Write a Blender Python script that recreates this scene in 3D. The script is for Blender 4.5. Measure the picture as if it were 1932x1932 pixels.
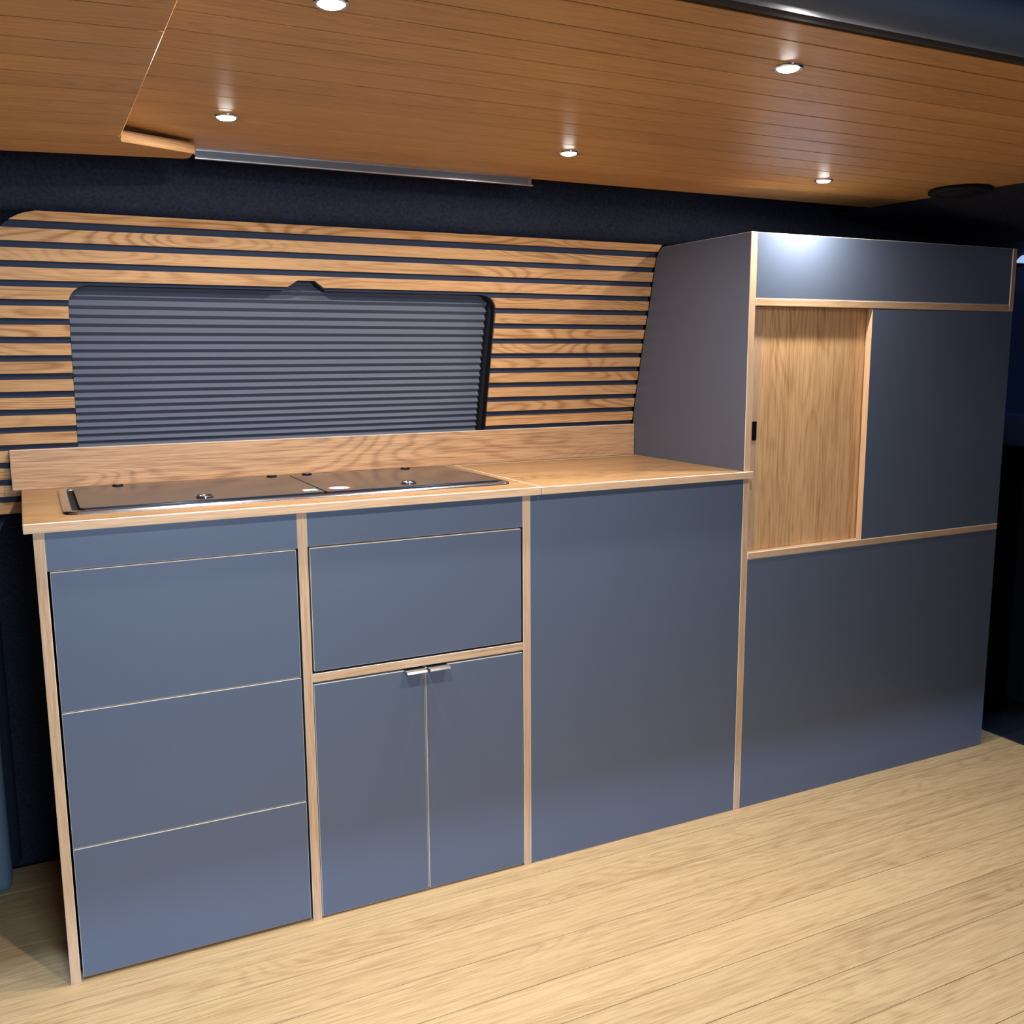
import bpy, bmesh, math, random
from mathutils import Vector, Matrix
random.seed(4)
for o in list(bpy.data.objects): bpy.data.objects.remove(o)
S = bpy.context.scene
COL = S.collection

# ------------------------------------------------------------ camera
cam = bpy.data.cameras.new('camera'); cam_o = bpy.data.objects.new('camera', cam); COL.objects.link(cam_o)
yaw, pitch, roll = .4598, -.1585, -.0063
cy, sy, cp, sp = math.cos(yaw), math.sin(yaw), math.cos(pitch), math.sin(pitch)
fwd = Vector((sy*cp, cy*cp, sp)); rgt = Vector((cy, -sy, 0)); up = rgt.cross(fwd)
cr, sr = math.cos(roll), math.sin(roll)
r2 = cr*rgt + sr*up; u2 = -sr*rgt + cr*up
cam_o.matrix_world = Matrix(((r2.x, u2.x, -fwd.x, .0112), (r2.y, u2.y, -fwd.y, -1.6054), (r2.z, u2.z, -fwd.z, 1.0061), (0, 0, 0, 1)))
cam.sensor_width = 36; cam.sensor_fit = 'HORIZONTAL'; cam.lens = 36*1824.17/1932
cam.clip_start = .02
S.camera = cam_o

# ------------------------------------------------------------ world, outside lights, exposure
w = bpy.data.worlds.new('world'); S.world = w; w.use_nodes = True
bg = w.node_tree.nodes['Background']; bg.inputs[0].default_value = (.30, .48, 1, 1); bg.inputs[1].default_value = .10
S.view_settings.view_transform = 'Standard'; S.view_settings.look = 'None'
S.view_settings.gamma = 1; S.view_settings.use_curve_mapping = False
S.view_settings.exposure = 0

def area(name, loc, target, size, power, color, shape='RECTANGLE', sy_=None, parent=None, spread=None):
    l = bpy.data.lights.new(name, 'AREA'); l.shape = shape; l.size = size
    if sy_: l.size_y = sy_
    l.energy = power; l.color = color
    if spread: l.spread = math.radians(spread)
    o = bpy.data.objects.new(name, l); COL.objects.link(o)
    d = (Vector(target) - Vector(loc)).normalized()
    o.rotation_euler = d.to_track_quat('-Z', 'Y').to_euler()
    if parent:
        o.parent = parent; o.location = Vector(loc) - parent.location
    else: o.location = loc
    return o
# cool tube lamp of the hall in which the van stands, outside the sliding door
GARAGE_P = 110
area('hall_lamp', (-.1, -2.40, 2.98), (.1, -.3, .1), 1.2, GARAGE_P, (.46, .66, 1), sy_=.02)
area('left_fill_light', (.45, -3.0, 1.10), (-.15, 0, .42), .7, 9.5, (.55, .74, 1), sy_=.7, spread=75)  # unseen cool fill light, added to brighten the left cabinet fronts

# ------------------------------------------------------------ materials
def new(name):
    m = bpy.data.materials.new(name); m.use_nodes = True
    nt = m.node_tree; return m, nt, nt.nodes['Principled BSDF'], nt.links
def math_n(nt, op, a, b=None, clamp=False):
    n = nt.nodes.new('ShaderNodeMath'); n.operation = op; n.use_clamp = clamp
    for i, v in enumerate((a, b)):
        if v is None: continue
        if isinstance(v, (int, float)): n.inputs[i].default_value = v
        else: nt.links.new(v, n.inputs[i])
    return n.outputs[0]
def plain(name, col, rough=.5, metal=0, spec=.5, noise=0, nscale=200, bump=0, coat=0):
    m, nt, b, L = new(name)
    b.inputs['Base Color'].default_value = (*col, 1); b.inputs['Roughness'].default_value = rough
    b.inputs['Metallic'].default_value = metal; b.inputs['Specular IOR Level'].default_value = spec
    b.inputs['Coat Weight'].default_value = coat; b.inputs['Coat Roughness'].default_value = .05
    if noise or bump:
        tc = nt.nodes.new('ShaderNodeTexCoord'); n = nt.nodes.new('ShaderNodeTexNoise')
        n.inputs['Scale'].default_value = nscale; n.inputs['Detail'].default_value = 5; n.inputs['Roughness'].default_value = .6
        L.new(tc.outputs['Object'], n.inputs['Vector'])
        if noise:
            mx = nt.nodes.new('ShaderNodeMix'); mx.data_type = 'RGBA'
            mx.inputs[6].default_value = (*[c*(1-noise) for c in col], 1); mx.inputs[7].default_value = (*[min(1, c*(1+noise)) for c in col], 1)
            L.new(n.outputs[0], mx.inputs[0]); L.new(mx.outputs[2], b.inputs['Base Color'])
        if bump:
            bp = nt.nodes.new('ShaderNodeBump'); bp.inputs['Strength'].default_value = bump; bp.inputs['Distance'].default_value = .001
            L.new(n.outputs[0], bp.inputs['Height']); L.new(bp.outputs[0], b.inputs['Normal'])
    return m
def wood(name, light, dark, grain='x', rough=.42, ring=.35, ringf=34, streak=1.0, freq=1.0, spec=.4, bumpd=.0004, plank=False, contrast=1.0):
    m, nt, b, L = new(name)
    b.inputs['Roughness'].default_value = rough; b.inputs['Specular IOR Level'].default_value = spec
    tc = nt.nodes.new('ShaderNodeTexCoord'); oi = nt.nodes.new('ShaderNodeObjectInfo')
    cmb = nt.nodes.new('ShaderNodeCombineXYZ')
    for i, k in enumerate((37.3, 21.7, 29.1)): L.new(math_n(nt, 'MULTIPLY', oi.outputs['Random'], k), cmb.inputs[i])
    add = nt.nodes.new('ShaderNodeVectorMath'); add.operation = 'ADD'
    L.new(tc.outputs['Object'], add.inputs[0]); L.new(cmb.outputs[0], add.inputs[1])
    def mapped(al, ac):
        mp = nt.nodes.new('ShaderNodeMapping'); s = [al*freq if c in grain else ac*freq for c in 'xyz']
        mp.inputs['Scale'].default_value = s; L.new(add.outputs[0], mp.inputs['Vector']); return mp.outputs[0]
    def noise(al, ac, det, ro, dist=0):
        n = nt.nodes.new('ShaderNodeTexNoise'); n.inputs['Scale'].default_value = 1
        n.inputs['Detail'].default_value = det; n.inputs['Roughness'].default_value = ro; n.inputs['Distortion'].default_value = dist
        L.new(mapped(al, ac), n.inputs['Vector']); return n.outputs[0]
    n1 = noise(2.0, 13, 1.2, .4, .25)
    n5 = noise(1.6, 9, 1, .5)
    r = math_n(nt, 'SINE', math_n(nt, 'MULTIPLY', n1, ringf))
    r = math_n(nt, 'MULTIPLY', math_n(nt, 'ADD', r, 1), .5)
    r = math_n(nt, 'POWER', r, 2.6)
    r = math_n(nt, 'MULTIPLY', r, math_n(nt, 'MULTIPLY', math_n(nt, 'SUBTRACT', n5, .32), 3.2, clamp=True))
    n2 = noise(3.0, 165, 5, .68)
    n3 = noise(17, 600, 2, .5)
    n4 = noise(1.0, 16, 3, .5)
    f = math_n(nt, 'MULTIPLY', r, ring)
    f = math_n(nt, 'ADD', f, math_n(nt, 'MULTIPLY', math_n(nt, 'SUBTRACT', n2, .38), 1.5*streak))
    f = math_n(nt, 'ADD', f, math_n(nt, 'MULTIPLY', math_n(nt, 'SUBTRACT', n3, .5), 1.7*streak))
    f = math_n(nt, 'ADD', f, math_n(nt, 'MULTIPLY', math_n(nt, 'SUBTRACT', n4, .5), .65))
    f = math_n(nt, 'MULTIPLY', f, contrast, clamp=True)
    mx = nt.nodes.new('ShaderNodeMix'); mx.data_type = 'RGBA'
    mx.inputs[6].default_value = (*light, 1); mx.inputs[7].default_value = (*dark, 1); L.new(f, mx.inputs[0])
    out = mx.outputs[2]
    if plank:
        hs = nt.nodes.new('ShaderNodeHueSaturation')
        L.new(math_n(nt, 'ADD', math_n(nt, 'MULTIPLY', oi.outputs['Random'], .14), .93), hs.inputs['Value'])
        L.new(out, hs.inputs['Color']); out = hs.outputs[0]
    L.new(out, b.inputs['Base Color'])
    bp = nt.nodes.new('ShaderNodeBump'); bp.inputs['Strength'].default_value = .35; bp.inputs['Distance'].default_value = bumpd
    L.new(n2, bp.inputs['Height']); bp.invert = True; L.new(bp.outputs[0], b.inputs['Normal'])
    return m
def emit(name, col, s):
    m, nt, b, L = new(name); b.inputs['Base Color'].default_value = (*col, 1)
    b.inputs['Emission Color'].default_value = (*col, 1); b.inputs['Emission Strength'].default_value = s; return m

OAK_L = (.62, .355, .155); OAK_D = (.29, .125, .042)
M_floor = wood('oak_floor', (.71, .46, .212), (.37, .19, .07), rough=.5, ring=.30, ringf=110, plank=True, streak=1.25, contrast=.8)
M_ceil = wood('oak_ceiling', (.70, .375, .125), (.38, .16, .036), rough=.36, ring=.36, ringf=130, streak=.95, plank=True, contrast=.85, spec=.5)
M_slat = wood('oak_slat', (.64, .35, .15), (.34, .145, .045), ring=.75, ringf=160, plank=True, rough=.5, streak=.9)
M_top = wood('oak_worktop', (.52, .30, .135), (.25, .12, .045), ring=.5, ringf=120, rough=.42, streak=1.1, contrast=1.0)
M_splash = wood('oak_backsplash', (.60, .34, .165), (.28, .14, .065), ring=.50, ringf=130, rough=.5, streak=1.2, contrast=.9)
M_edge_h = wood('oak_edge_horizontal', (.72, .47, .27), (.44, .24, .12), rough=.5, ring=.05, streak=1.1, freq=1.2)
M_edge_v = wood('oak_edge_vertical', (.70, .46, .27), (.42, .23, .12), 'z', rough=.5, ring=.05, streak=1.1, freq=1.2)
M_door = wood('oak_sliding_door', (.80, .48, .22), (.42, .20, .075), 'z', rough=.5, ring=.40, ringf=100, streak=1.1, freq=.9)
M_block = wood('oak_bent_trim', (.62, .33, .14), (.26, .11, .04), 'xy', rough=.5, ring=.1, streak=1.0)
M_grey = plain('blue_grey_laminate', (.110, .135, .186), rough=.37, spec=.42, noise=.03, nscale=900)
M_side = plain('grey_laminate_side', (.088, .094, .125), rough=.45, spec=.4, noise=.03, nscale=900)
M_pale = plain('pale_edge_band', (.80, .72, .60), rough=.4)
M_groove = plain('brown_groove', (.060, .026, .009), rough=.8)
M_dark = plain('dark_interior', (.010, .010, .012), rough=.8)
M_carpet = plain('charcoal_carpet', (.027, .030, .046), rough=1, spec=.05, noise=.8, nscale=170, bump=1.0)
M_back = plain('slat_backing_felt', (.036, .044, .070), rough=.9, spec=.1, noise=.15, nscale=500, bump=.2)
M_blind = plain('pleated_blind_grey', (.125, .130, .165), rough=.65, spec=.3)
M_black = plain('black_plastic', (.005, .006, .009), rough=.65, spec=.3)
M_hole = plain('black_finger_pull', (.004, .004, .005), rough=.6, spec=.1)
M_alu = plain('brushed_aluminium', (.56, .55, .56), rough=.32, metal=1)
M_diff = plain('smoked_diffuser', (.20, .20, .205), rough=.3, spec=.6)
M_steel = plain('stainless_steel', (.70, .72, .75), rough=.2, metal=1)
M_glass = plain('smoked_glass_lid', (.018, .024, .036), rough=.11, spec=.5)
M_glass.node_tree.nodes['Principled BSDF'].inputs['IOR'].default_value = 1.27
M_glass.node_tree.nodes['Principled BSDF'].inputs['Specular Tint'].default_value = (.75, .88, 1, 1)
M_chrome = plain('chrome', (.8, .8, .82), rough=.12, metal=1)
M_white = plain('white_sticker', (.80, .82, .82), rough=.5)
M_blue_st = plain('pale_blue_print', (.35, .62, .66), rough=.5)
M_red_st = plain('red_ring_print', (.62, .10, .06), rough=.5)
M_header = plain('door_header_blue_sheen', (.045, .085, .15), rough=.5, spec=.5)  # black bar; blue base colour stands in for reflected outside light
M_pad = plain('blue_grey_vinyl', (.085, .125, .155), rough=.5)
M_navy = plain('navy_carpet', (.010, .014, .022), rough=.9, spec=.1, noise=.5, nscale=300)
M_lens = emit('led_lens', (1, .97, .93), 95)
M_dusk = emit('dusk_window', (.010, .022, .070), .16)
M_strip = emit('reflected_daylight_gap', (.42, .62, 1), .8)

# ------------------------------------------------------------ helpers
def tag(o, label=None, cat=None, group=None, kind=None):
    if label: o['label'] = label
    if cat: o['category'] = cat
    if group: o['group'] = group
    if kind: o['kind'] = kind
    return o
def empty(name, loc, label=None, cat=None, group=None, kind=None):
    o = bpy.data.objects.new(name, None); o.empty_display_size = .05; COL.objects.link(o); o.location = loc
    o['_w'] = list(loc)
    return tag(o, label, cat, group, kind)
def wloc(o):
    v = Vector((0, 0, 0))
    while o: v += o.location; o = o.parent
    return v
def link(name, bm, mats, parent=None, smooth=False):
    me = bpy.data.meshes.new(name)
    bmesh.ops.recalc_face_normals(bm, faces=bm.faces)
    if parent: bmesh.ops.translate(bm, verts=bm.verts, vec=-wloc(parent))
    bm.to_mesh(me); bm.free()
    for m in (mats if isinstance(mats, (list, tuple)) else [mats]): me.materials.append(m)
    if smooth:
        for p in me.polygons: p.use_smooth = True
    o = bpy.data.objects.new(name, me); COL.objects.link(o)
    if parent: o.parent = parent
    return o
AX = {'x': 0, 'y': 1, 'z': 2}
def paint(bm, mats, rules, default):
    """rules: list of (signed axis, material); anything else takes the default (arrises)"""
    allm = [default] + [m for _, m in rules]
    bm.normal_update(); bmesh.ops.recalc_face_normals(bm, faces=bm.faces)
    for f in bm.faces:
        f.material_index = 0
        for i, (ax, m) in enumerate(rules):
            s = -1 if ax[0] == '-' else 1; a = AX[ax[-1]]
            if ax[0] in '+-':
                if f.normal[a]*s > .9: f.material_index = i+1
            elif abs(f.normal[a]) > .9: f.material_index = i+1
    return allm
def box_bm(x0, x1, y0, y1, z0, z1, ch=0, seg=1):
    bm = bmesh.new()
    bmesh.ops.create_cube(bm, size=1)
    bmesh.ops.scale(bm, verts=bm.verts, vec=(x1-x0, y1-y0, z1-z0))
    bmesh.ops.translate(bm, verts=bm.verts, vec=((x0+x1)/2, (y0+y1)/2, (z0+z1)/2))
    if ch: bmesh.ops.bevel(bm, geom=bm.edges[:], offset=ch, segments=seg, affect='EDGES', profile=.5)
    return bm
def board(name, b, parent, rules, default=None, ch=.0009, seg=1):
    bm = box_bm(*b, ch=ch, seg=seg)
    if default is None and not isinstance(rules, list): return link(name, bm, rules, parent)
    mats = paint(bm, None, rules, default or M_pale)
    return link(name, bm, mats, parent)
def prism_bm(pts, axis, a0, a1, ch=0):
    """closed outline in the two other axes, extruded along axis"""
    def P(p, a):
        if axis == 'x': return (a, p[0], p[1])
        if axis == 'y': return (p[0], a, p[1])
        return (p[0], p[1], a)
    bm = bmesh.new()
    A = [bm.verts.new(P(p, a0)) for p in pts]; B = [bm.verts.new(P(p, a1)) for p in pts]
    n = len(pts)
    bm.faces.new(A); bm.faces.new(B[::-1])
    for i in range(n): bm.faces.new((A[i], B[i], B[(i+1) % n], A[(i+1) % n]))
    bmesh.ops.recalc_face_normals(bm, faces=bm.faces)
    if ch:
        es = [e for e in bm.edges if len(e.link_faces) == 2 and e.calc_face_angle(0) > .6]
        bmesh.ops.bevel(bm, geom=es, offset=ch, segments=1, affect='EDGES')
    return bm
def rrect(x0, x1, y0, y1, r, n=6):
    out = []
    for cx, cy_, a in ((x1-r, y1-r, 0), (x0+r, y1-r, 90), (x0+r, y0+r, 180), (x1-r, y0+r, 270)):
        for i in range(n+1):
            t = math.radians(a+90*i/n); out.append((cx+r*math.cos(t), cy_+r*math.sin(t)))
    return out
def lathe_bm(prof, c, n=32, axis='z', close=True):
    bm = bmesh.new(); rings = []
    for r, h in prof:
        ring = []
        for i in range(n):
            t = 2*math.pi*i/n
            p = (c[0]+r*math.cos(t), c[1]+r*math.sin(t), c[2]+h) if axis == 'z' else (c[0]+r*math.cos(t), c[1]+h, c[2]+r*math.sin(t))
            ring.append(bm.verts.new(p))
        rings.append(ring)
    for a, b in zip(rings, rings[1:]):
        for i in range(n): bm.faces.new((a[i], a[(i+1) % n], b[(i+1) % n], b[i]))
    if close: bm.faces.new(rings[0]); bm.faces.new(rings[-1][::-1])
    return bm
def extrude_profile(name, prof, x0, x1, mat, parent=None, smooth=True, nx=1):
    bm = bmesh.new(); cols = []
    for k in range(nx+1):
        x = x0+(x1-x0)*k/nx; cols.append([bm.verts.new((x, y, z)) for y, z in prof])
    for a, b in zip(cols, cols[1:]):
        for i in range(len(prof)-1): bm.faces.new((a[i], a[i+1], b[i+1], b[i]))
    return link(name, bm, mat, parent, smooth)

# wall profile: y of the leaning side wall at height z
PROF = [(0, .474), (.5, .466), (.76, .450), (.8716, .4300), (.9661, .4090), (1.0441, .391), (1.1445, .3640), (1.2184, .3471), (1.2373, .341), (1.2508, .3308), (1.262, .318)]
def wy(z):
    if z <= 0: return .474
    for (a, ya), (b, yb) in zip(PROF, PROF[1:]):
        if z <= b: return ya+(yb-ya)*(z-a)/(b-a)
    return .318
H = 1.355
# ============================================================ FLOOR
fl = board('floor', (-1.4, 2.262, -1.32, .47, -.03, -.0085), None, M_groove, ch=0); tag(fl, kind='structure')
g = [.0575-.0995*k for k in range(-4, 14)]
for a, b in zip(g, g[1:]):
    y1, y0 = min(a, .468), b
    if y1-y0 < .02: continue
    bm = box_bm(-1.4, 2.262, y0+.0007, y1-.0007, -.0084, 0, ch=.0003)
    link('plank', bm, M_floor, fl)
tr = board('trim_1', (-1.4, 2.262, -1.36, -1.321, -.06, .006), None, M_black, ch=.004, seg=2); tag(tr, kind='structure')

# ============================================================ BACK WALL
prof = [(.476, -.02), (.470, .5), (.462, .715), (.53, .73), (.51, 1.0), (.47, 1.17), (.40, 1.255), (.340, 1.2632), (.327, 1.268), (.318, 1.278), (.303, 1.292), (.297, 1.31), (.293, 1.33), (.290, 1.36), (.285, 1.40)]
wb = extrude_profile('wall_back', prof, -1.4, 2.68, M_carpet, smooth=True, nx=1); tag(wb, kind='structure')

ZT, ZB, WL, WR, RW = 1.1415, .78, .0885, .951, .036
BUMP = [(.482, ZT), (.508, 1.1605), (.5425, 1.1605), (.567, ZT)]
def opening(z):
    if ZB <= z <= ZT:
        d = 0
        if z > ZT-RW: d = RW-math.sqrt(max(0, RW*RW-(z-(ZT-RW))**2))
        return WL+d, WR-d
    if ZT < z < 1.1605:
        t = (z-ZT)/(1.1605-ZT); return .482+.026*t, .567-.0245*t
    return None
def xleft(z):
    c = 1.162
    if z > c: return .055-math.sqrt(max(0, .0101-(z-c)**2))
    return -.0455-(c-z)*.1
XR = 1.3535
# felt backing
zs = sorted(set([.7225, ZB, ZT, 1.1605, 1.2618]+[.7225+.01*i for i in range(54) if .7225+.01*i < 1.2618]+[ZT-RW+RW*math.sin(math.radians(a)) for a in range(0, 90, 8)]+[1.162+.1*math.sin(math.radians(a)) for a in range(0, 88, 8)]))
bm = bmesh.new()
def vv(x, z, off=0): return bm.verts.new((x, wy(z)+off, z))
for za, zb in zip(zs, zs[1:]):
    zm = (za+zb)/2; op = opening(zm)
    if zb-za < 1e-5: continue
    if op is None:
        bm.faces.new((vv(xleft(za), za), vv(XR, za), vv(XR, zb), vv(xleft(zb), zb)))
    else:
        e = 1e-6; oa = opening(max(za+e, ZB)) or op; ob = opening(zb-e) or op
        bm.faces.new((vv(xleft(za), za), vv(oa[0], za), vv(ob[0], zb), vv(xleft(zb), zb)))
        bm.faces.new((vv(oa[1], za), vv(XR, za), vv(XR, zb), vv(ob[1], zb)))
bmesh.ops.remove_doubles(bm, verts=bm.verts, dist=1e-5)
link('backing_panel', bm, M_back, wb)
# slats
T_S = .0065
def slat(outline):
    bm = bmesh.new(); n = len(outline)
    F = [bm.verts.new((x, wy(z)-T_S, z)) for x, z in outline]; B = [bm.verts.new((x, wy(z)-.0002, z)) for x, z in outline]
    bm.faces.new(F); bm.faces.new(B[::-1])
    for i in range(n): bm.faces.new((F[i], B[i], B[(i+1) % n], F[(i+1) % n]))
    return link('slat', bm, M_slat, wb)
def samp(a, b, n=5): return [a+(b-a)*i/n for i in range(n+1)]
for k in range(1, 18):
    zt = 1.262 if k == 1 else 1.2350-.0330*(k-2)
    zb = 1.2475 if k == 1 else zt-.0215
    zz = samp(zb, zt, 4)
    hit = opening((zt+zb)/2) if k > 4 else None
    lft = [(xleft(z), z) for z in (zz if zt > 1.16 else (zb, zt))][::-1]
    if k == 4:
        nb = [(.4880, zb), (.508, 1.1605), (.5425, 1.1605), (.5610, zb)]
        slat([*nb, (XR, zb), (XR, zt), *lft])
    elif hit is None:
        slat([(XR, zb), (XR, zt), *lft])
    else:
        s5 = zz if k == 5 else (zb, zt)
        ol = [(opening(z)[0]-.0008, z) for z in s5]; orr = [(opening(z)[1]+.0008, z) for z in s5]
        slat([*ol, *lft])
        slat([(XR, zb), (XR, zt), *orr[::-1]])
# window reveal
out = [(WL, ZB)]+[(WL+RW-RW*math.cos(math.radians(a)), ZT-RW+RW*math.sin(math.radians(a))) for a in range(0, 91, 10)]
out += BUMP+[(WR-RW+RW*math.sin(math.radians(a)), ZT-RW+RW*math.cos(math.radians(a))) for a in range(0, 91, 10)]+[(WR, ZB)]
bm = bmesh.new()
A = [bm.verts.new((x, wy(z), z)) for x, z in out]; B = [bm.verts.new((x, wy(z)+.055, z)) for x, z in out]; n = len(out)
for i in range(n): bm.faces.new((A[i], B[i], B[(i+1) % n], A[(i+1) % n]))
wi = link('window_1', bm, M_black); tag(wi, kind='structure')
bm = bmesh.new(); bm.faces.new([bm.verts.new((x, wy(z)+.055, z)) for x, z in out])
link('pane', bm, plain('dark_window_glass', (.004, .005, .008), rough=.05), wi)

# ============================================================ PLEATED BLIND
bl = empty('pleated_blind', (.52, .46, .785), 'dark grey pleated blind pulled down in the window opening of the slatted wall', 'blind')
bm = bmesh.new()
DB = .037
z = 1.168; pts = []
i = 0
while z > .79:
    t = (1.168-z)/(1.168-.79); p = .0172-.0042*t
    pts.append((z, DB)); pts.append((z-p*.56, DB-.0085)); pts.append((z-p*.60, DB-.0083)); pts.append((z-p*.97, DB+.0004)); z -= p; i += 1
rows = [[bm.verts.new((x, wy(zz_)+d, zz_)) for x in (.076, .52, .958)] for zz_, d in pts]
for a, b in zip(rows, rows[1:]):
    for j in range(2): bm.faces.new((a[j], a[j+1], b[j+1], b[j]))
link('pleated_fabric', bm, M_blind, bl)
for x0, x1 in ((.066, .076), (.9435, .958)):
    bm = bmesh.new()
    R = [[bm.verts.new((x, wy(z_)+d, z_)) for x, d in ((x0, .017), (x1, .017), (x1, .045), (x0, .045))] for z_ in samp(.79, 1.165, 6)]
    for a, b in zip(R, R[1:]):
        for j in range(4): bm.faces.new((a[j], a[(j+1) % 4], b[(j+1) % 4], b[j]))
    link('guide_rail', bm, M_black, bl)

# ============================================================ CEILING
cb = board('ceiling', (-1.4, 2.68, -1.0, .29, 1.385, 1.40), None, M_navy, ch=0); tag(cb, kind='structure')
cg = [-.7112+.0635*k for k in range(-1, 15)]
cg[0] = -.759; cg[-1] = .165
for a, b in zip(cg, cg[1:]):
    if b <= a: continue
    def xe(y): return 1.8485+(.165-y)*.085
    y0, y1 = a+.0012, b-.0012
    bm = prism_bm([(-.35, y0), (xe(y0), y0), (xe(y1), y1), (-.35, y1)], 'z', H, H+.008, ch=.0005)
    link('plank', bm, M_ceil, cb)
board('ceiling_panel_backer', (-.35, 1.84, -.758, .164, H+.0082, H+.012), cb, M_groove, ch=0).name = 'backer'

# dropped ceiling panel at the left, hangs 20 mm lower than the rest
def zs_(x): return 1.3335-.035*(.276-x)
cp_ = empty('ceiling_2', (-.3, -.3, 1.32), kind='structure')
sg = [-.7585]+[-.7215+.0635*k for k in range(0, 13)]+[.1285]
def left_edge(y):   # x of the free edge of the panel at depth y
    if y < -.02: return .160+0.004*max(0, (-y-.02))*0
    if y < .0135: return .160+.0045*((y+.02)/.0335)**2
    if y < .079: return .1645+(y-.0135)/.0655*.1135
    return .2780
for a, b in zip(sg, sg[1:]):
    y0, y1 = a+.0012, b-.0012
    ys = samp(y0, y1, 12 if y1 > -.02 else 1)
    o_ = [(left_edge(y), y) for y in ys]
    if b > .12:  # round the rear corner
        o_ = [(left_edge(y), y) for y in ys if y < .112]+[(.278-.012+.012*math.cos(math.radians(t)), .116+.012*math.sin(math.radians(t))) for t in range(0, 91, 18)]
    o_ += [(-.9, y1), (-.9, y0)]
    bm = bmesh.new(); n = len(o_)
    k_ = lambda x: x-.0009 if x > 0 else x
    A = [bm.verts.new((k_(x), y, zs_(x))) for x, y in o_]; Md = [bm.verts.new((x, y, zs_(x)+.0009)) for x, y in o_]; B = [bm.verts.new((x, y, zs_(x)+.014)) for x, y in o_]
    bm.faces.new(A); bm.faces.new(B[::-1])
    for P_, Q_ in ((A, Md), (Md, B)):
        for i in range(n): bm.faces.new((P_[i], Q_[i], Q_[(i+1) % n], P_[(i+1) % n]))
    link('plank', bm, M_ceil, cp_)
# laminated wooden end face along the curved edge of the dropped panel
path = [(left_edge(y), y) for y in (-.006, .002, .008, .0135, .03, .046, .062, .0785)]+[(.2805, .088), (.281, .098)]
bm = bmesh.new(); R = []
for x, y in path:
    nx, ny = (.45, -.9)
    pr_ = []
    for t in range(0, 181, 30):
        a_ = math.radians(t); pr_.append((x+nx*.0035*math.sin(a_), y+ny*.0035*math.sin(a_), zs_(x)+.0085-.0085*math.cos(a_)-.0005))
    R.append([bm.verts.new(p) for p in pr_])
for a, b in zip(R, R[1:]):
    for j in range(len(a)-1): bm.faces.new((a[j], a[j+1], b[j+1], b[j]))
link('edge_trim', bm, M_block, cp_, smooth=True)

# aluminium light channel along the rear edge of the ceiling
al = empty('light_channel', (.61, .16, 1.3415), 'slim aluminium strip light channel along the rear edge of the wooden ceiling', 'light strip')
board('channel_body', (.292, .929, .156, .170, 1.3422, 1.3548), al, M_diff, ch=.0004)
bm = prism_bm([(.1515, 1.3395), (.1585, 1.3395), (.1585, 1.3425), (.1515, 1.3418)], 'x', .291, .9335, ch=.0005); link('lower_lip', bm, M_alu, al)
bm = prism_bm([(.1535, 1.3535), (.156, 1.3535), (.156, 1.3549), (.1535, 1.3549)], 'x', .292, .929); link('upper_lip', bm, M_alu, al)
board('end_cap', (.9225, .9300, .1535, .171, 1.3420, 1.3548), al, M_alu, ch=.0006)

# downlights
def downlight(x, y, label, k=1.0):
    root = empty('downlight', (x, y, H), label, 'downlight', 'recessed spotlights in the wooden ceiling')
    link('bezel', lathe_bm([(.0135, .002), (.0135, -.0012), (.0145, -.0024), (.0165, -.0026), (.0185, -.0014), (.0188, 0), (.0188, .002)], (x, y, H), 36, close=False), M_chrome, root, True)
    link('lens', lathe_bm([(.0133, .0005), (.0130, -.0024), (.0105, -.0038), (.006, -.0046), (.0012, -.0050)], (x, y, H), 28), M_lens, root, True)
    area('spot_lamp', (x, y, H-.008), (x, y, 0), .022, SPOT_P*k, (1, .98, .96), 'DISK', parent=root)
SPOT_P = 4.5
downlight(.2991, -.0948, 'lit downlight beside the dropped ceiling panel, above the aluminium channel')
downlight(.8782, -.0843, 'lit downlight near the right end of the aluminium channel')
downlight(1.4785, -.0674, 'lit downlight directly above the tall cupboard', .72)
downlight(.3093, -.6062, 'lit downlight cut by the top edge of the photo')
downlight(.8745, -.6321, 'lit downlight nearest the black door header')

# round black ceiling speaker
sp_ = empty('ceiling_speaker', (1.822, -.112, H), 'flat round black disc on the ceiling end beyond the last downlight', 'speaker')
link('housing', lathe_bm([(.060, .0), (.064, -.003), (.064, -.008), (.059, -.011), (.045, -.0115)], (1.822, -.112, H-.0002), 40), M_black, sp_, True)
link('grille', lathe_bm([(.044, -.0112), (.044, -.0125), (.002, -.0135)], (1.822, -.112, H-.0002), 40), M_black, sp_, True)

# headliner falling away towards the cab
bm = bmesh.new()
rows = []
for x, z_ in ((1.845, 1.3545), (1.862, 1.350), (1.95, 1.338), (2.1, 1.322), (2.25, 1.305), (2.36, 1.296), (2.42, 1.31), (2.68, 1.34)):
    rows.append([bm.verts.new((x+max(0, (.165-y))*.085, y, z_)) for y in (-1.0, -.5, .165, .29)])
for a, b in zip(rows, rows[1:]):
    for j in range(3): bm.faces.new((a[j], a[j+1], b[j+1], b[j]))
link('headliner', bm, M_carpet, cb, True)

# sliding door header bar
hd = empty('door_header', (.8, -.86, 1.30), 'glossy black rounded header bar above the sliding door at the top right', 'door frame')
hp = [(-.760, 1.385), (-.762, 1.362), (-.768, 1.354), (-.785, 1.3495), (-.800, 1.350)]
extrude_profile('seal', hp, -1.4, 2.6, M_black, hd)
hp = []
for t in range(0, 181, 12):
    a_ = math.radians(t); hp.append((-.855+.062*math.cos(a_), 1.372-.040*math.sin(a_)))
extrude_profile('bar', hp, -1.4, 2.6, M_header, hd)
hp = [(-.915, 1.372), (-.93, 1.352), (-.96, 1.343), (-1.02, 1.345), (-1.06, 1.38), (-1.06, 1.46)]
extrude_profile('outer_frame', hp, -1.4, 2.6, M_black, hd)

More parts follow.
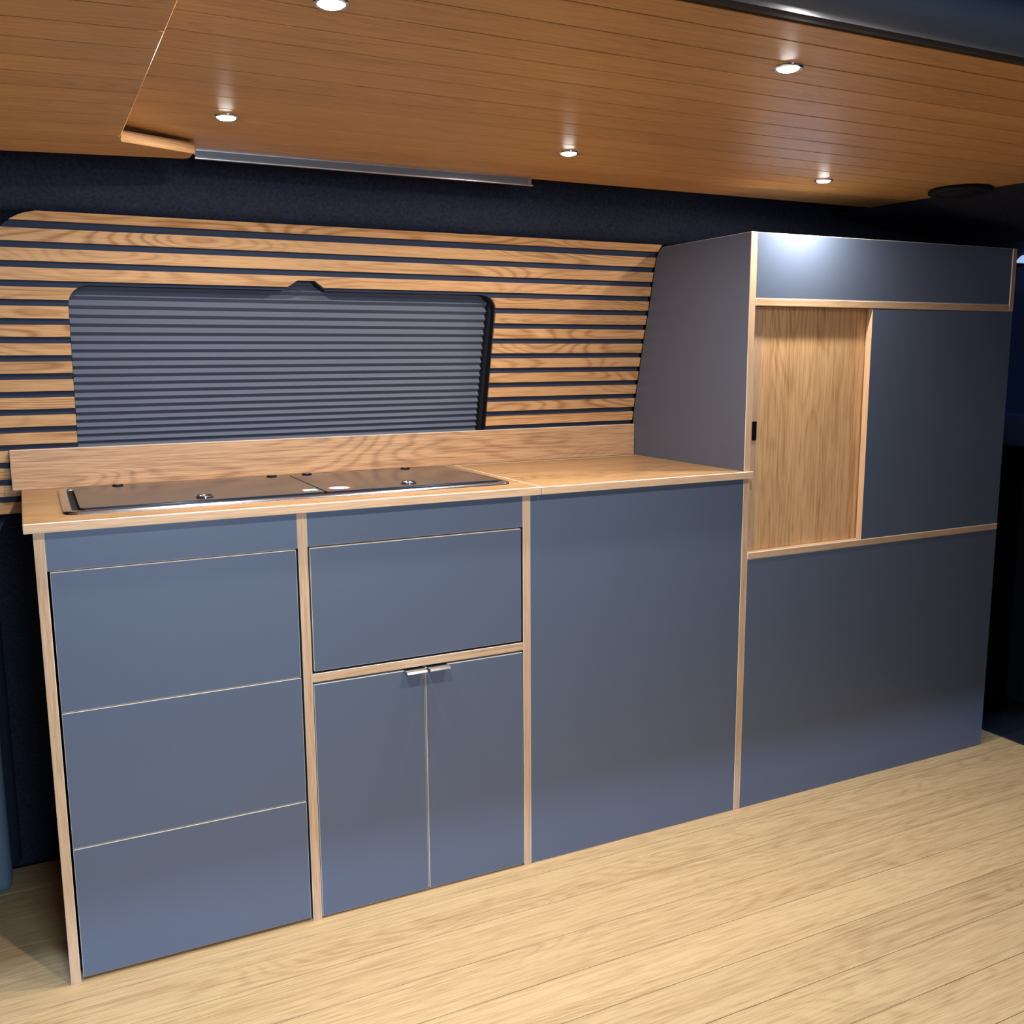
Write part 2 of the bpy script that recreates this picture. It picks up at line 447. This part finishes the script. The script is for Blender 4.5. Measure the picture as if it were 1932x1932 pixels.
# ============================================================ CABINETS
A0, A1, B0, B1, C0, C1, D0, D1, E = 0, .0152, .4005, .4165, .8288, .8440, 1.3551, 1.3715, 2.168
W0, W1, TT = .75, .7651, 1.2569
def side_panel(parent, x0, x1, z1=W0-.0004, y1=.42):
    return board('side_panel', (x0, x1, 0, y1, 0, z1), parent, [('-y', M_edge_v), ('x', M_side)], M_pale, ch=.0007)
def front(name, parent, x0, x1, z0, z1, y0=.0006, ch=.0008, th=.0155):
    return board(name, (x0, x1, y0, y0+th, z0, z1), parent, [('-y', M_grey), ('+y', M_side)], M_pale, ch=ch)
def carcass(parent, x0, x1, z1=W0-.0005, y1=.418):
    bm = box_bm(x0+.0006, x1-.0006, .40, y1, .012, z1-.002); link('back_board', bm, M_dark, parent)
    bm = box_bm(x0+.0006, x1-.0006, .022, .3995, .016, .030); link('base_board', bm, M_dark, parent)

dc = empty('drawer_cabinet', (.2, .2, 0), 'blue-grey drawer cabinet with three handleless fronts at the left end, under the sink', 'cabinet')
side_panel(dc, A0, A1); carcass(dc, A1, B0)
front('fascia', dc, A1+.0004, B0-.0004, .6880, W0-.0006, ch=.0005)
for z0, z1 in ((.4612, .6860), (.2335, .4598), (.0085, .2318)):
    f = front('drawer', dc, A1+.0038, B0-.0036, z0, z1)
    board('drawer_box', (A1+.012, B0-.012, .0165, .38, z0+.03, z1-.05), f, M_dark, ch=0)

cc = empty('cupboard', (.62, .2, 0), 'blue-grey cupboard with a flap front over two doors with small metal pulls', 'cabinet')
side_panel(cc, B0, B1); side_panel(cc, C0, C1); carcass(cc, B1, C0)
front('fascia', cc, B1+.0004, C0-.0004, .6895, W0-.0006, ch=.0005)
front('flap', cc, B1+.0036, C0-.0040, .4672, .6862)
board('shelf', (B1+.0004, C0-.0004, .0004, .39, .4478, .4632), cc, [('-y', M_edge_h), ('z', M_side)], M_pale, ch=.0008)
XM = .6255
for i, (x0, x1) in enumerate(((B1+.0016, XM-.0012), (XM+.0012, C0-.0012))):
    d = front('door', cc, x0, x1, .0045, .4437)
    hx0, hx1 = ((.5845, .6235), (.6290, .6690))[i]
    # folded edge pull hooked over the top of the door
    p = [(.0120, .4440), (.0120, .4449), (-.0175, .4449), (-.0200, .4412), (-.0192, .4408), (-.0169, .4440)]
    tag(link('handle', prism_bm(p, 'x', hx0, hx1, ch=.0002), M_steel, d), 'folded bright metal edge pull')

fb = empty('appliance_cabinet', (1.1, .2, 0), 'blue-grey base cabinet with one large plain front, beside the tall cupboard', 'cabinet')
front('front_panel', fb, C1+.0006, D0-.0006, .0010, W0-.0006, y0=.0012, ch=.0008); carcass(fb, C1+.02, D0-.02)

tc_ = empty('tall_cupboard', (1.76, .2, 0), 'tall blue-grey cupboard with a half-open wooden sliding door at the right', 'cabinet')
sidep = [(0, 0), (.44, 0), (.437, .70), (.4275, .7665), (.4275, .842), (.4235, .8716), (.4025, .9661), (.3845, 1.0441), (.3575, 1.1445), (.3405, 1.2184), (.3345, 1.2373), (.3240, 1.2508), (.312, TT), (0, TT)]
bm = prism_bm(sidep, 'x', D0, D1, ch=.0008); mats = paint(bm, None, [('-y', M_edge_v), ('x', M_side)], M_pale)
link('side_panel', bm, mats, tc_)
bm = prism_bm([(y+.017 if y == 0 else y, z) for y, z in sidep], 'x', E-.016, E); mats = paint(bm, None, [('x', M_side)], M_pale); link('side_panel', bm, mats, tc_)
U1, U2, R1, R2 = 1.1090, 1.1240, .5728, .5869
front('top_fascia', tc_, D1+.0004, 2.1525, U2+.0004, TT-.0002, ch=.0010)
board('corner_edge', (2.153, E, -.0008, .0165, U1, TT), tc_, [('-y', M_edge_v)], M_pale, ch=.0010)
board('upper_rail', (D1+.0004, 2.1528, -.0006, .40, U1, U2), tc_, [('-y', M_edge_h), ('z', M_edge_h)], M_pale, ch=.0009).name = 'rail'
board('rail', (D1+.0004, E, -.0006, .42, R1, R2), tc_, [('-y', M_edge_h), ('z', M_edge_h)], M_pale, ch=.0009)
board('fixed_panel', (1.7036, E, .0006, .0170, R2+.0004, U1-.0004), tc_, [('-y', M_grey), ('-x', M_edge_v), ('+y', M_side)], M_edge_v, ch=.0005)
front('lower_panel', tc_, D1+.0004, E, .0010, R1-.0006, ch=.0006)
board('top_board', (D1+.0004, E-.0165, .0170, .30, TT-.0160, TT-.0004), tc_, M_side, ch=.0004)
sd = board('sliding_door', (D1+.0010, 1.760, .0200, .0350, R2+.0006, U1-.0006), tc_, M_door, ch=.0006)
board('stile', (D1+.0010, 1.4060, .0188, .0199, R2+.0010, U1-.0010), sd, M_edge_v, ch=.0004)
link('finger_pull', prism_bm(rrect(1.3885, 1.4000, .8275, .8680, .0018, 4), 'y', .0172, .0187), M_hole, sd)
board('track', (D1+.001, E-.02, .0195, .0355, R2-.0002, R2+.0006), tc_, M_alu, ch=0)
bm = box_bm(D1+.001, E-.017, .405, .418, .02, .95); link('back_board', bm, M_dark, tc_)

# ============================================================ WORKTOP
O = -.0130
wt = empty('worktop', (.43, .2, W0), 'oak-look worktop section holding the glass-lidded sink and hob', 'worktop')
outl = [(-.0125, O), (.8628, O), (.8628, .4042), (1.3546, .4042), (1.3546, .4266), (-.0155, .4266)]
bm = prism_bm(outl, 'z', W0, W1, ch=.0011); mats = paint(bm, None, [('z', M_top), ('y', M_edge_h), ('x', M_edge_h)], M_pale); link('slab', bm, mats, wt)
wl = empty('worktop', (1.1, .2, W0), 'oak-look lift-up worktop lid beside the tall cupboard', 'worktop')
outl = [(.8640, O), (1.3695, O), (1.3695, -.0012), (1.3545, -.0012), (1.3545, .4030), (.8640, .4030)]
bm = prism_bm(outl, 'z', W0, W1, ch=.0011); mats = paint(bm, None, [('z', M_top), ('y', M_edge_h), ('x', M_edge_h)], M_pale); link('slab', bm, mats, wl)
bs = board('backsplash', (-.0300, 1.3542, 0, .0120, 0, .0755), None, [('-y', M_splash), ('x', M_edge_v), ('z', M_edge_h)], M_pale, ch=.0009)
bs.location = (0, .4175, W1+.0004)
tag(bs, 'low oak-look upstand board along the back of the worktop', 'backsplash')

# sink and hob unit with two glass lids
sk = empty('sink_and_hob', (.43, .21, W1), 'built-in sink and hob under two smoked glass lids in a steel frame', 'sink')
x0, x1, y0, y1, zt = .0450, .8330, .0480, .3715, W1+.0052
bm = bmesh.new()
loops = []
for ins, h in ((0, .0002), (.0006, .0030), (.0045, .0052), (.0125, .0052), (.0150, .0022), (.0150, .0008)):
    r = max(.022-ins, .006)
    loops.append([bm.verts.new((x, y, W1+h)) for x, y in rrect(x0+ins, x1-ins, y0+ins, y1-ins, r, 6)])
for a, b in zip(loops, loops[1:]):
    n = len(a)
    for i in range(n): bm.faces.new((a[i], a[(i+1) % n], b[(i+1) % n], b[i]))
link('frame', bm, M_steel, sk, True)
link('tray', prism_bm(rrect(x0+.014, x1-.014, y0+.014, y1-.014, .01), 'z', W1+.0003, W1+.0012), M_dark, sk)
def lid(a, b):
    l_ = link('glass_lid', prism_bm(rrect(a, b, .0680, .3545, .008), 'z', W1+.0030, W1+.0074, ch=.0006), M_glass, sk)
    return l_
l1 = lid(.0705, .4705); l2 = lid(.4730, .8130)
def disc(name, par, x, y, r, h, mat, n=24, z=W1+.0074):
    return link(name, lathe_bm([(r, .0001), (r, h*.7), (r*.85, h), (.0005, h)], (x, y, z), n), mat, par, True)
for p, x, y in ((l1, .148, .3430), (l1, .4365, .3430), (l2, .5080, .3430), (l2, .7215, .3430)):
    h_ = disc('hinge', p, x, y, .0100, .0022, M_black); 
    disc('hinge_cap', p, x, y, .0045, .0030, M_chrome)
for p, x, y in ((l1, .2690, .1090), (l2, .6440, .1150)):
    link('finger_ring', lathe_bm([(.0150, .0002), (.0155, .0016), (.0135, .0030), (.0118, .0016), (.0112, .0003)], (x, y, W1+.0074), 28, close=False), M_chrome, p, True)
    disc('finger_hole', p, x, y, .0110, .0006, M_hole)
st = link('sticker', prism_bm([(.4385, .0915), (.4640, .0915), (.4640, .1130), (.4385, .1130)], 'z', W1+.0075, W1+.0077), M_white, l1)
tag(st, 'small white square sticker with pale blue print')
link('sticker_print', prism_bm([(.4500, .0925), (.4632, .0925), (.4632, .1090), (.4500, .1090)], 'z', W1+.0077, W1+.0079), M_blue_st, l1)
st = disc('round_sticker', l2, .5060, .1060, .0215, .0003, M_red_st, 36); tag(st, 'round white sticker with a red rim')
disc('sticker_face', l2, .5060, .1060, .0185, .0005, M_white, 36)

# ============================================================ LEFT AND RIGHT SURROUNDINGS
pn = empty('upright_pad', (-.3, .33, .03), 'blue-grey rounded upright panel at the far left, behind the drawer cabinet', 'panel')
link('pad', box_bm(-.62, -.084, .292, .352, .030, .66, ch=.020, seg=4), M_pad, pn, True)
link('dark_edge', box_bm(-.60, -.068, .3525, .385, .052, .68, ch=.012, seg=3), M_navy, pn, True)
wl_ = board('wall_left', (-1.42, -1.401, -1.0, .47, -.02, 1.40), None, M_carpet, ch=0); tag(wl_, kind='structure')

wr_ = empty('wall_right', (2.64, 0, 0), kind='structure')
board('lower_wall', (2.66, 2.68, -1.0, .47, -.08, .742), wr_, M_carpet, ch=0)
board('upper_wall', (2.66, 2.68, -1.0, .47, 1.285, 1.35), wr_, M_carpet, ch=0)
w2 = board('window_2', (2.66, 2.672, -.95, .46, .742, 1.285), None, M_dusk, ch=0); tag(w2, kind='structure')
db = board('padded_ledge', (2.56, 2.655, -.6, .46, .742, .832), None, plain('blue_vinyl_ledge', (.16, .27, .62), rough=.4), ch=.012, seg=3)
tag(db, 'dim blue padded ledge under the cab window, right of the tall cupboard', 'ledge')
gs = board('window_daylight_glow', (2.60, 2.655, -.6, .46, 1.268, 1.288), None, M_strip, ch=.006, seg=2)  # board made to glow in place of daylight at the cab window
tag(gs, 'glowing pale blue strip standing in for daylight above the cab window at the right edge', 'daylight glow')
sb = empty('seat_base', (2.48, -.1, 0), 'dark carpeted seat base beyond the tall cupboard at the right edge', 'seat base')
board('cover', (2.44, 2.54, -.75, .44, .035, .655), sb, M_navy, ch=.012, seg=3)
board('plinth', (2.47, 2.53, -.72, .42, -.06, .0345), sb, M_dark, ch=0)
st_ = board('trim_2', (2.2625, 2.43, -1.0, .46, -.05, .003), None, plain('dark_blue_sill', (.010, .013, .020), rough=.6), ch=.003, seg=2); tag(st_, kind='structure')
gb = board('baseboard_right', (2.43, 2.66, -1.0, .46, -.07, -.05), None, M_dark, ch=0); tag(gb, kind='structure')
for o in bpy.data.objects:
    if '_w' in o: del o['_w']
